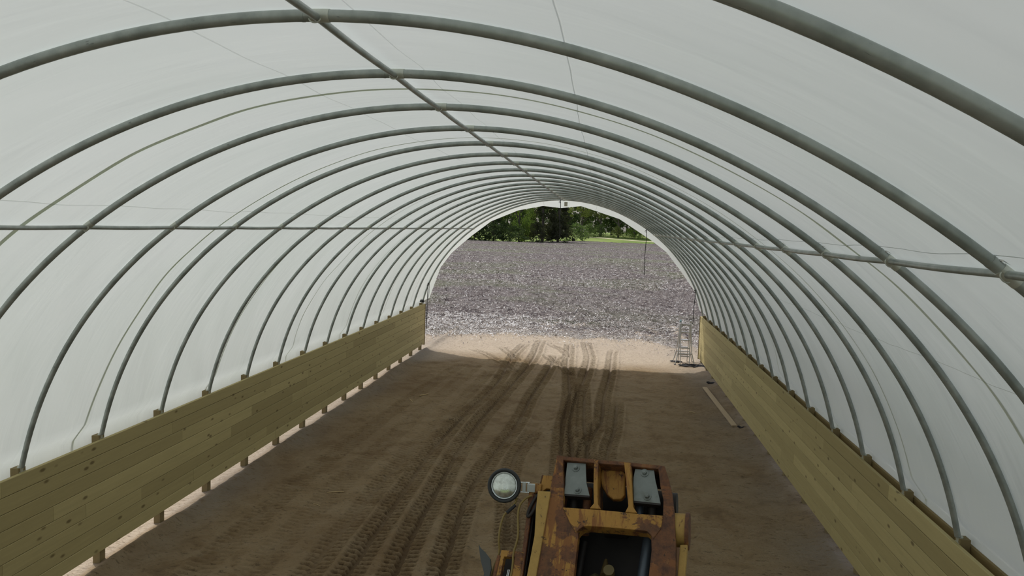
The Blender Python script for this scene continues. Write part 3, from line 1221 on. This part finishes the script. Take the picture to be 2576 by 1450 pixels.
# elongated slot grommet
mb = MB()
pts = []
for k in range(25):
    a = 2 * math.pi * k / 24
    pts.append(P(-.308 + .010 * math.cos(a) - .012 * math.sin(a) * -1, .002 + .047 * math.sin(a), -.020))
mb.tube(pts, .0065, 8)
mb.build('grommet', MDK, mach)
slab('slot_cover', [(-.326, -.03), (-.310, -.032), (-.292, .036), (-.304, .038)], -.026, -.034, MRU)
# right outer roller, guard and strip
mb = MB()
mb.tube([P(.222, .008, -.06), P(.268, .012, -.06)], .060, 48, hint=MV)
mb.build('roller', MYC, mach, bevel=.006)
mb = MB()
mb.tube([P(.262, .010, -.06), P(.276, .011, -.06)], .066, 48, hint=MV)
mb.build('roller_flange', MYR, mach, bevel=.004)
mb = MB()
mb.tube([P(.185, .100, -.085), P(.218, .103, -.085)], .052, 40, hint=MV)
mb.build('guard_disc', MDK, mach)
slab('outer_strip', [(.252, -.055), (.278, -.05), (.286, -.30), (.292, -1.3), (.266, -1.3), (.262, -.3)], -.02, -.06, MYC)
# the lower part of the boom, down to the pivot on the ground (below the frame)
slab('lower_boom', [(-.30, -1.25), (.30, -1.25), (.34, -3.55), (-.34, -3.55)], -.06, -.30, MYR, bev=.01)
mb = MB()
mb.box((0, .1, .17), (1.1, .9, .34))
mb.build('base_frame', MYR, mach, bevel=.02)

# lamp on its bracket
LC = P(-.437, .055, .0)
LD = Vector((-.02, -1.0, .30)).normalized()           # the way it faces
LX = LD.cross(Vector((0, 0, 1))).normalized() * -1
LY = LX.cross(LD) * -1


def lathe(prof, mat, name, parent, n=40, smooth=True):
    vs_, fs = [], []
    for r, z in prof:
        for k in range(n):
            a = 2 * math.pi * k / n
            vs_.append(LC + LX * (r * math.cos(a)) + LY * (r * math.sin(a)) + LD * z)
    for i in range(len(prof) - 1):
        for k in range(n):
            k2 = (k + 1) % n
            fs.append((i * n + k, i * n + k2, (i + 1) * n + k2, (i + 1) * n + k))
    mb = MB()
    mb.add(vs_, fs, smooth)
    return mb.build(name, mat, parent)


M_RUB = simple('black_rubber', (.022, .025, .026), .55, 0, .3, 30)
hous = lathe([(.0005, -.085), (.020, -.084), (.040, -.070), (.055, -.045), (.063, -.015), (.066, .004), (.0655, .012), (.061, .017), (.055, .015), (.0525, .006)], M_RUB, 'work_lamp', mach)
hous['label'] = 'round black work lamp'
lathe([(.0525, .006), (.0515, .0095), (.0485, .0095), (.048, .006)], MCH, 'chrome_ring', hous)


def mat_lens():
    k = NT('lamp_lens')
    v = k.coord()
    b = k.noise(v, 30, 4, .7)
    wv = k.n('ShaderNodeTexVoronoi')
    wv.inputs['Scale'].default_value = 26
    k.l(k.coord(scale=(1, .3, .3)), wv.inputs['Vector'])
    h = k.math('ADD', k.math('MULTIPLY', wv.outputs['Distance'], .5), k.math('MULTIPLY', b, .3))
    c = k.mix(k.ramp(b, [(.40, 0.0), (.62, .7)]), (.72, .78, .74), (.36, .38, .34))
    k.bsdf(c, .16, .75, k.bump(h, .5, .006), .8)
    return k.m


lathe([(.0485, .007), (.042, .012), (.030, .0165), (.015, .019), (.0003, .020)], mat_lens(), 'lens', hous)
mb = MB()
mb.tube([LC + LX * .060 + LY * .016, LC + LX * .098 + LY * .018], .0028, 8)
mb.tube([LC + LX * .060 - LY * .020, LC + LX * .098 - LY * .020], .0028, 8)
mb.tube([LC + LX * .094 + LY * .018, LC + LX * .098, LC + LX * .096 - LY * .020], .0028, 8)
mb.build('lamp_bracket', MCH, mach)
mb = MB()
mb.box(LC + LX * .077 - LY * .001, (.013, .010, .040))
mb.box(LC + LX * .105 - LY * .001, (.03, .014, .03))
mb.build('bracket_bar', simple('pale_grey_paint', (.42, .45, .44), .5), mach, bevel=.001)


def wire(name, pts, r, mat):
    # smooth the control points (Catmull-Rom)
    Q = [Vector(p) for p in pts]
    out = []
    for i in range(len(Q) - 1):
        p0, p1, p2, p3 = Q[max(i - 1, 0)], Q[i], Q[i + 1], Q[min(i + 2, len(Q) - 1)]
        for k in range(6):
            t = k / 6
            out.append(.5 * ((2 * p1) + (p2 - p0) * t + (2 * p0 - 5 * p1 + 4 * p2 - p3) * t * t + (3 * p1 - p0 - 3 * p2 + p3) * t ** 3))
    out.append(Q[-1])
    mb = MB()
    mb.tube(out, r, 8)
    return mb.build(name, mat, mach)


M_WIRE = simple('ochre_cable', (.20, .14, .035), .5)
wire('cable', [P(-.385, .022, -.03), P(-.385, -.002, -.02), P(-.400, -.03, -.02), P(-.415, -.055, -.02), P(-.418, -.10, -.02), P(-.414, -.15, -.03), P(-.408, -.190, -.05), P(-.415, -.28, -.05), P(-.40, -.5, -.05)], .0040, M_WIRE)
wire('cable_sleeve', [P(-.381, -.008, -.02), P(-.392, -.024, -.02), P(-.407, -.044, -.02)], .0066, M_BLACK)
wire('cable', [P(-.325, .038, -.02), P(-.345, .022, -.015), P(-.360, -.01, -.012), P(-.358, -.05, -.012), P(-.345, -.10, -.015), P(-.340, -.14, -.02), P(-.345, -.19, -.03), P(-.335, -.26, -.03), P(-.33, -.5, -.04)], .0044, M_WIRE)
# small bracket box lower left with its bright rod, and the dark flap beside it
plateframe('side_box', [(-.395, -.182), (-.302, -.174), (-.288, -.40), (-.385, -.41)], [(-.378, -.205), (-.338, -.200), (-.328, -.39), (-.366, -.395)], -.03, -.06, MY)
slab('side_box_back', [(-.395, -.182), (-.302, -.174), (-.288, -1.3), (-.385, -1.3)], -.10, -.12, MDK)
rod('bright_rod', (-.362, -.236, -.085), (-.352, -1.0, -.085), .0075, MCH)
rod('grey_rod', (-.318, -.25, -.04), (-.312, -1.0, -.04), .010, MZN)
rod('hose', (-.398, -.205, -.035), (-.385, -.9, -.035), .009, MRU)
slab('rubber_flap', [(-.486, -.178), (-.476, -.190), (-.450, -.205), (-.425, -.225), (-.412, -.26), (-.405, -.45), (-.43, -.45), (-.435, -.28), (-.462, -.235)], -.02, -.032, simple('flap_grey', (.05, .055, .055), .5), bev=.002)

# ------------------------------------------------------------------ ladder near the open end
lad = empty('step_ladder', (3.84, 23.9, 0))
tag(lad, 'aluminium folding ladder standing beside the end of the right board wall', 'ladder')
LT = 1.27


def lrail(x0, y0, z0, x1, y1, z1, name='rail', wd=.028, dp=.06):
    mb = MB()
    a, b = Vector((x0, y0, z0)), Vector((x1, y1, z1))
    d = (b - a).normalized()
    sx = Vector((1, 0, 0))
    sx = (sx - d * sx.dot(d)).normalized()
    sy = d.cross(sx)
    M = Matrix((sx, sy, d)).transposed()
    mb.box((a + b) / 2, (wd, dp, (b - a).length), M=M)
    return mb.build(name, M_ALU, lad, bevel=.004)


for sg, nm in ((-1, 'front'), (1, 'rear')):
    yb = sg * .34
    for sx in (-1, 1):
        lrail(sx * .135, yb * 1.0, .0 if sg < 0 else .0, sx * .135, sg * .03, LT, 'inner_rail', .022, .05)
        lrail(sx * .165, sg * .05, LT - .05, sx * (.20), yb * .72 + sg * .01, .36, 'outer_rail', .026, .05)
        lrail(sx * .20, yb * .73, .37, sx * .29, yb * 1.02, .0, 'outer_rail', .026, .05)
    nr = 5
    for k in range(nr):
        z = LT - .06 - k * .235 - (0 if sg < 0 else .03)
        f = (LT - z) / LT
        y = sg * .03 + (yb - sg * .03) * f
        mb = MB()
        mb.box((0, y, z), (.25 if k < 4 else .25, .055, .028))
        mb.build('rung', M_ALU, lad, bevel=.004)
    mb = MB()
    mb.box((0, yb * .74, .34), (.40, .045, .03))
    mb.build('spreader', M_ALU, lad, bevel=.004)
for sx in (-1, 1):
    mb = MB()
    mb.tube([Vector((sx * .15 - .025, 0, LT + .03)), Vector((sx * .15 + .025, 0, LT + .03))], .042, 16, smooth=False)
    h = mb.build('hinge', simple('hinge_blue_grey', (.25, .38, .45), .4) if sx < 0 else M_ALU, lad)
    if sx < 0:
        h['label'] = 'blue-grey hinge'
    for sg in (-1, 1):
        mb = MB()
        mb.box((sx * .29, sg * .35, .012), (.05, .07, .03))
        mb.build('foot', M_BLACK, lad)

# tangled straps and rope on the sand beside it
g = random.Random(5)
for nm, cx, cy, sp, n, lab in (('tangled_rope', 3.62, 23.95, .16, 70, 'small dark tangle of rope by the left foot of the ladder'),
                               ('tangled_rope', 4.02, 23.35, .34, 120, 'black tangled strap on the ground in front of the ladder')):
    mb = MB()
    pts = []
    a = 0
    for k in range(n):
        a += g.uniform(.1, .5)
        r = sp * (.3 + .7 * abs(math.sin(k * .37)))
        pts.append((r * math.cos(a) * 1.15, r * math.sin(a) * .6, .018 + .03 * abs(math.sin(k * .9))))
    mb.tube(pts, .012, 5)
    o = mb.build(nm, M_BLACK)
    o.location = (cx, cy, .01)
    tag(o, lab, 'rope')

# paper tag hanging under the ridge at the far end
mb = MB()
mb.box((0, 0, -.065), (.10, .004, .13))
mb.tube([(0, 0, 0), (0, .0, .03)], .003, 6)
o = mb.build('hanging_tag', simple('beige_card', (.42, .40, .32), .8))
o.location = (.06, ribY(0) + .08, HW + 3.407 - .055)
tag(o, 'small beige tag hanging under the last arch beside the centre strap', 'tag')

# loose plank and bits of wood
mb = MB()
a, b = Vector((3.99, 20.12, 0)), Vector((4.10, 16.22, 0))
d = (b - a)
ang = math.atan2(d.y, d.x) - math.pi / 2
mb.box((0, 0, 0), (.11, d.length, .03), col=.3)
o = mb.build('loose_plank', M_PLANK, bevel=.003)
o.location = ((a.x + b.x) / 2, (a.y + b.y) / 2, .045)
o.rotation_euler = (0, 0, ang)
tag(o, 'long loose plank lying on the soil beside the right board wall', 'plank')


def ground_z(x, y):
    z, _ = floor_height(np.array([[x]]), np.array([[y]]))
    return float(z[0, 0])


M_STICK = simple('pale_stick', (.45, .33, .17), .8, 0, .3, 20)
for (x0, y0, x1, y1, r, lab) in (
        (-2.66, 10.80, -2.43, 10.88, .007, 'pale straight stick lying on the soil left of the lamp'),
        (-2.69, 10.33, -2.57, 10.27, .005, 'short pale twig just nearer than the straight stick on the soil'),
        (-2.84, 17.38, -2.68, 17.6, .012, 'pale wood splinter lying midway down the floor on the left'),
        (-2.99, 17.02, -2.86, 16.8, .009, 'thin splinter lying just nearer than the other one on the left floor'),
        (3.30, 17.4, 3.42, 17.28, .008, 'small pale chip on the soil left of the loose plank')):
    mb = MB()
    zg = max(ground_z(x0, y0), ground_z(x1, y1), ground_z((x0 + x1) / 2, (y0 + y1) / 2))
    cx_, cy_ = (x0 + x1) / 2, (y0 + y1) / 2
    mb.tube([(x0 - cx_, y0 - cy_, 0), (.004, .006, .003), (x1 - cx_, y1 - cy_, 0)], [r, r * 1.1, r * .8], 7)
    o = mb.build('wood_stick', M_STICK)
    o.location = (cx_, cy_, zg + r * .8)
    tag(o, lab, 'stick')
for (x, y, sz, lab) in ((4.20, 16.05, .07, 'small black scrap on the soil at the near end of the loose plank'),
                        (4.22, 20.75, .10, 'dark scrap lying against the right board wall beyond the loose plank')):
    mb = MB()
    g = random.Random(int(y))
    pts = [(sz * (k - 3) / 3.0, .02 * math.sin(k * 1.3), .012 * math.cos(k)) for k in range(7)]
    mb.tube(pts, [sz * .16, sz * .3, sz * .34, sz * .28, sz * .3, sz * .22, sz * .1], 8)
    o = mb.build('black_scrap', M_BLACK)
    o.location = (x, y, ground_z(x, y) + sz * .25)
    tag(o, lab, 'scrap')

# ------------------------------------------------------------------ trees and shrubs beyond the field
def mat_leaf(name, lo, hi):
    k = NT(name)
    t = k.attr('tone')
    c = k.ramp(t, [(0.0, lo), (1.0, hi)])
    df = k.n('ShaderNodeBsdfDiffuse')
    tr = k.n('ShaderNodeBsdfTranslucent')
    k.l(c, df.inputs[0])
    k.l(k.mix(1.0, c, (1.0, 1.15, .55), 'MULTIPLY'), tr.inputs[0])
    m = k.n('ShaderNodeMixShader')
    m.inputs[0].default_value = .45
    k.l(df.outputs[0], m.inputs[1])
    k.l(tr.outputs[0], m.inputs[2])
    k.l(m.outputs[0], k.out.inputs[0])
    return k.m


LEAF = {
    'dark': mat_leaf('leaf_dark_green', (.05, .075, .04), (.12, .155, .075)),
    'lime': mat_leaf('leaf_fresh_green', (.13, .19, .05), (.33, .42, .12)),
    'brown': mat_leaf('leaf_olive_brown', (.05, .056, .04), (.11, .11, .07)),
    'yellow': mat_leaf('leaf_yellow_green', (.16, .19, .07), (.38, .40, .16)),
    'mid': mat_leaf('leaf_mid_green', (.08, .12, .055), (.19, .24, .11)),
}
M_BARK = simple('grey_bark', (.10, .085, .07), .9, 0, .3, 2)


def crown_mesh(seed, h, w, kind, n):
    g = np.random.default_rng(seed)
    nc = 90
    if kind == 'cone':
        z = g.random(nc) ** 1.3
        rad = (1 - z) ** .75 * w / 2 * (.55 + .45 * g.random(nc))
        zc = h * (.06 + .92 * z)
    elif kind == 'open':
        z = g.random(nc)
        rad = np.sqrt(np.clip(np.sin(np.pi * (.12 + .86 * z)), 0, 1)) * w / 2 * np.sqrt(g.random(nc))
        zc = h * (.34 + .64 * z)
    elif kind == 'shrub':
        z = g.random(nc)
        rad = np.sqrt(np.clip(1 - z ** 2, 0, 1)) * w / 2 * g.random(nc) ** .5
        zc = h * (.05 + .9 * z)
    else:
        z = g.random(nc)
        rad = np.sqrt(np.clip(np.sin(np.pi * (.10 + .86 * z)), 0, 1)) * w / 2 * (.6 + .4 * g.random(nc))
        zc = h * (.05 + .92 * z)
    az = g.random(nc) * 2 * np.pi
    cen = np.stack([rad * np.cos(az), rad * np.sin(az), zc], -1)
    ctone = g.random(nc)
    csz = w * (.06 + .10 * g.random(nc)) * (1.0 if kind != 'open' else .85)
    k = g.integers(0, nc, n)
    d = g.normal(size=(n, 3))
    d /= np.linalg.norm(d, axis=1)[:, None]
    pos = cen[k] + d * (csz[k] * (.5 + .6 * g.random(n)))[:, None] * np.array([1, 1, .75])
    sz = (.13 + .16 * g.random(n)) * (1.0 if h > 7 else .55)
    a = g.normal(size=(n, 3))
    a /= np.linalg.norm(a, axis=1)[:, None]
    b = np.cross(a, d + g.normal(size=(n, 3)) * .6)
    b /= np.linalg.norm(b, axis=1)[:, None] + 1e-9
    a, b = a * sz[:, None], b * (sz * .7)[:, None]
    V = np.stack([pos - a, pos + b * .9 , pos + a, pos - b], 1).reshape(-1, 3)
    Fq = np.arange(n * 4).reshape(-1, 4)
    tone = np.clip(ctone[k] * .6 + g.random(n) * .4, 0, 1)
    return V, Fq, tone


PROTO = {}
for key, (seed, h, w_, kind, n) in {'round': (1, 15, 11, 'round', 9000), 'round2': (2, 15, 10, 'round', 9000), 'cone': (3, 17, 8, 'cone', 8000),
                                    'open': (4, 18, 11, 'open', 6500), 'open2': (5, 19, 10, 'open', 6000), 'shrub': (6, 3.6, 4.2, 'shrub', 1600)}.items():
    V, Fq, tone = crown_mesh(seed, h, w_, kind, n)
    PROTO[key] = (V, Fq, tone, h, w_)
MESHC = {}


def trunk_mesh(key, h, w_, seed):
    g = random.Random(seed)
    mb = MB()
    top = h * (.9 if key == 'cone' else .62)
    r = .02 * h if h > 7 else .05
    pts = [(math.sin(k * .8 + seed) * .02 * h * k / 8, math.cos(k * 1.1 + seed) * .015 * h * k / 8, -.3 + (top + .3) * k / 8) for k in range(9)]
    mb.tube(pts, [r * (1 - .085 * k) for k in range(9)], 8)
    nb = 0 if key == 'cone' else 7
    for b in range(nb):
        k = 3 + b % 5
        p = Vector(pts[k])
        az = g.uniform(0, 6.28)
        L = w_ * g.uniform(.25, .42)
        q = [p + Vector((math.cos(az) * L * f, math.sin(az) * L * f, L * (.9 * f + .2 * f * f))) for f in (0, .35, .7, 1)]
        mb.tube(q, [r * .5, r * .36, r * .24, r * .1], 6)
    return mb


def tree(name, key, leaf, x, y, s, sz, label, cat='tree', group=None, rot=0.0):
    root = empty(name, (x, y, land_z(y)))
    if (key, leaf) not in MESHC:
        V, Fq, tone, h, w_ = PROTO[key]
        MESHC[(key, leaf)] = quad_mesh('crown', V, Fq, tone, LEAF[leaf])
    if ('t', key) not in MESHC:
        V, Fq, tone, h, w_ = PROTO[key]
        o = trunk_mesh(key, h, w_, sum(map(ord, key))).build('trunk', M_BARK, root)
        MESHC[('t', key)] = o.data
    else:
        o = bpy.data.objects.new('trunk', MESHC[('t', key)])
        C.objects.link(o)
        o.parent = root
    c = bpy.data.objects.new('foliage', MESHC[(key, leaf)])
    C.objects.link(c)
    c.parent = root
    root.scale = (s, s, sz)
    root.rotation_euler = (0, 0, rot)
    tag(root, label, cat, group)
    return root


GF = 'trees at the far edge of the field'
spec = [
    ('round', 'dark', -52, 200, 1.15, 1.0, 'dark leafy tree far left behind the cover edge'),
    ('round2', 'dark', -43, 197, 1.0, .95, 'dark leafy tree at the left end of the visible treeline'),
    ('round', 'dark', -34, 199, 1.05, 1.0, 'dark round tree at the left of the treeline, its foot on the field edge'),
    ('round2', 'dark', -27.0, 201, 1.05, 1.12, 'dark dense tree standing just left of the bright green one'),
    ('round', 'lime', -20.2, 199.5, .80, 1.10, 'bright fresh green tree rising left of the dark brownish one'),
    ('cone', 'brown', -14.6, 205, 1.25, 1.15, 'dark brownish evergreen just right of the bright green tree'),
    ('cone', 'brown', -10.6, 208, 1.1, 1.05, 'dark evergreen directly left of the hanging centre strap'),
    ('shrub', 'mid', -6.4, 236, 1.9, 1.6, 'low bushy tree at the foot of the centre strap'),
    ('open', 'yellow', -6.0, 276, 1.15, 1.0, 'yellow green open tree just right of the centre strap'),
    ('open2', 'yellow', .5, 272, 1.1, 1.05, 'tall yellow green tree in the middle of the right woods'),
    ('open', 'mid', 6.5, 266, 1.1, 1.05, 'mid green tree with bare trunk above the pale cart track'),
    ('open2', 'dark', 12.0, 270, 1.1, 1.0, 'dark green tree with thin trunk in the right woods'),
    ('open', 'dark', 18.0, 266, 1.1, 1.0, 'dark tree near the right edge of the arch opening'),
    ('open2', 'mid', 25.0, 268, 1.1, 1.0, 'mid green tree behind the right edge of the cover'),
    ('open', 'mid', 34.0, 262, 1.15, 1.0, 'green tree standing far right of the opening'),
    ('open2', 'dark', 44.0, 262, 1.15, 1.0, 'dark tree at the far right end of the woods'),
]
for k, (key, leaf, x, y, s, sz, lab) in enumerate(spec):
    tree('leafy_tree' if key != 'cone' else 'evergreen_tree', key, leaf, x, y, s, sz, lab, 'tree', GF, rot=k * 1.3)
for k in range(22):
    x = -70 + k * 6.2
    tree('leafy_tree', ('round', 'round2')[k % 2], ('dark', 'mid', 'dark')[k % 3], x, 290 + (k % 3) * 19, 1.30, 1.5,
         'dark tree in the solid row behind the edge trees', 'tree', 'back row of the woods', rot=k * .9)
shr = [(-3.2, 262, 1.25, 1.3, 'mid', 'rounded green shrub left of the start of the pale cart track'),
       (.2, 266, 1.1, 1.2, 'mid', 'green shrub behind the start of the pale cart track'),
       (6.2, 265, 1.0, 1.1, 'yellow', 'pale green shrub above the middle of the cart track'),
       (10.2, 263, 1.05, .95, 'lime', 'bright green shrub standing above the cart track'),
       (13.8, 262, 1.25, 1.3, 'lime', 'larger bright green shrub beside the right strap'),
       (18.5, 258, 1.1, 1.0, 'lime', 'bright green shrub right of the shoulder strap'),
       (-41.5, 193, 1.0, .9, 'mid', 'low shrub at the left corner of the field edge'),
       (-37.5, 194.5, 1.9, 1.5, 'dark', 'dark low shrub filling the foot of the leftmost visible tree'),
       (-31.0, 195, 2.0, 1.5, 'dark', 'dark shrub under the large round dark tree'),
       (-25.5, 194.5, 1.8, 1.4, 'dark', 'dark shrub left of the bright green tree foot'),
       (-20.5, 194.5, 1.6, 1.2, 'mid', 'green shrub under the bright green tree'),
       (-15.5, 198, 1.4, 1.5, 'brown', 'dark shrub under the brownish evergreen'),
       (-10.5, 203, 1.3, 1.5, 'brown', 'dark shrub left of the centre strap foot')]
for k, (x, y, s, sz, leaf, lab) in enumerate(shr):
    tree('green_shrub', 'shrub', leaf, x, y, s, sz, lab, 'shrub', 'shrubs beyond the field', rot=k)
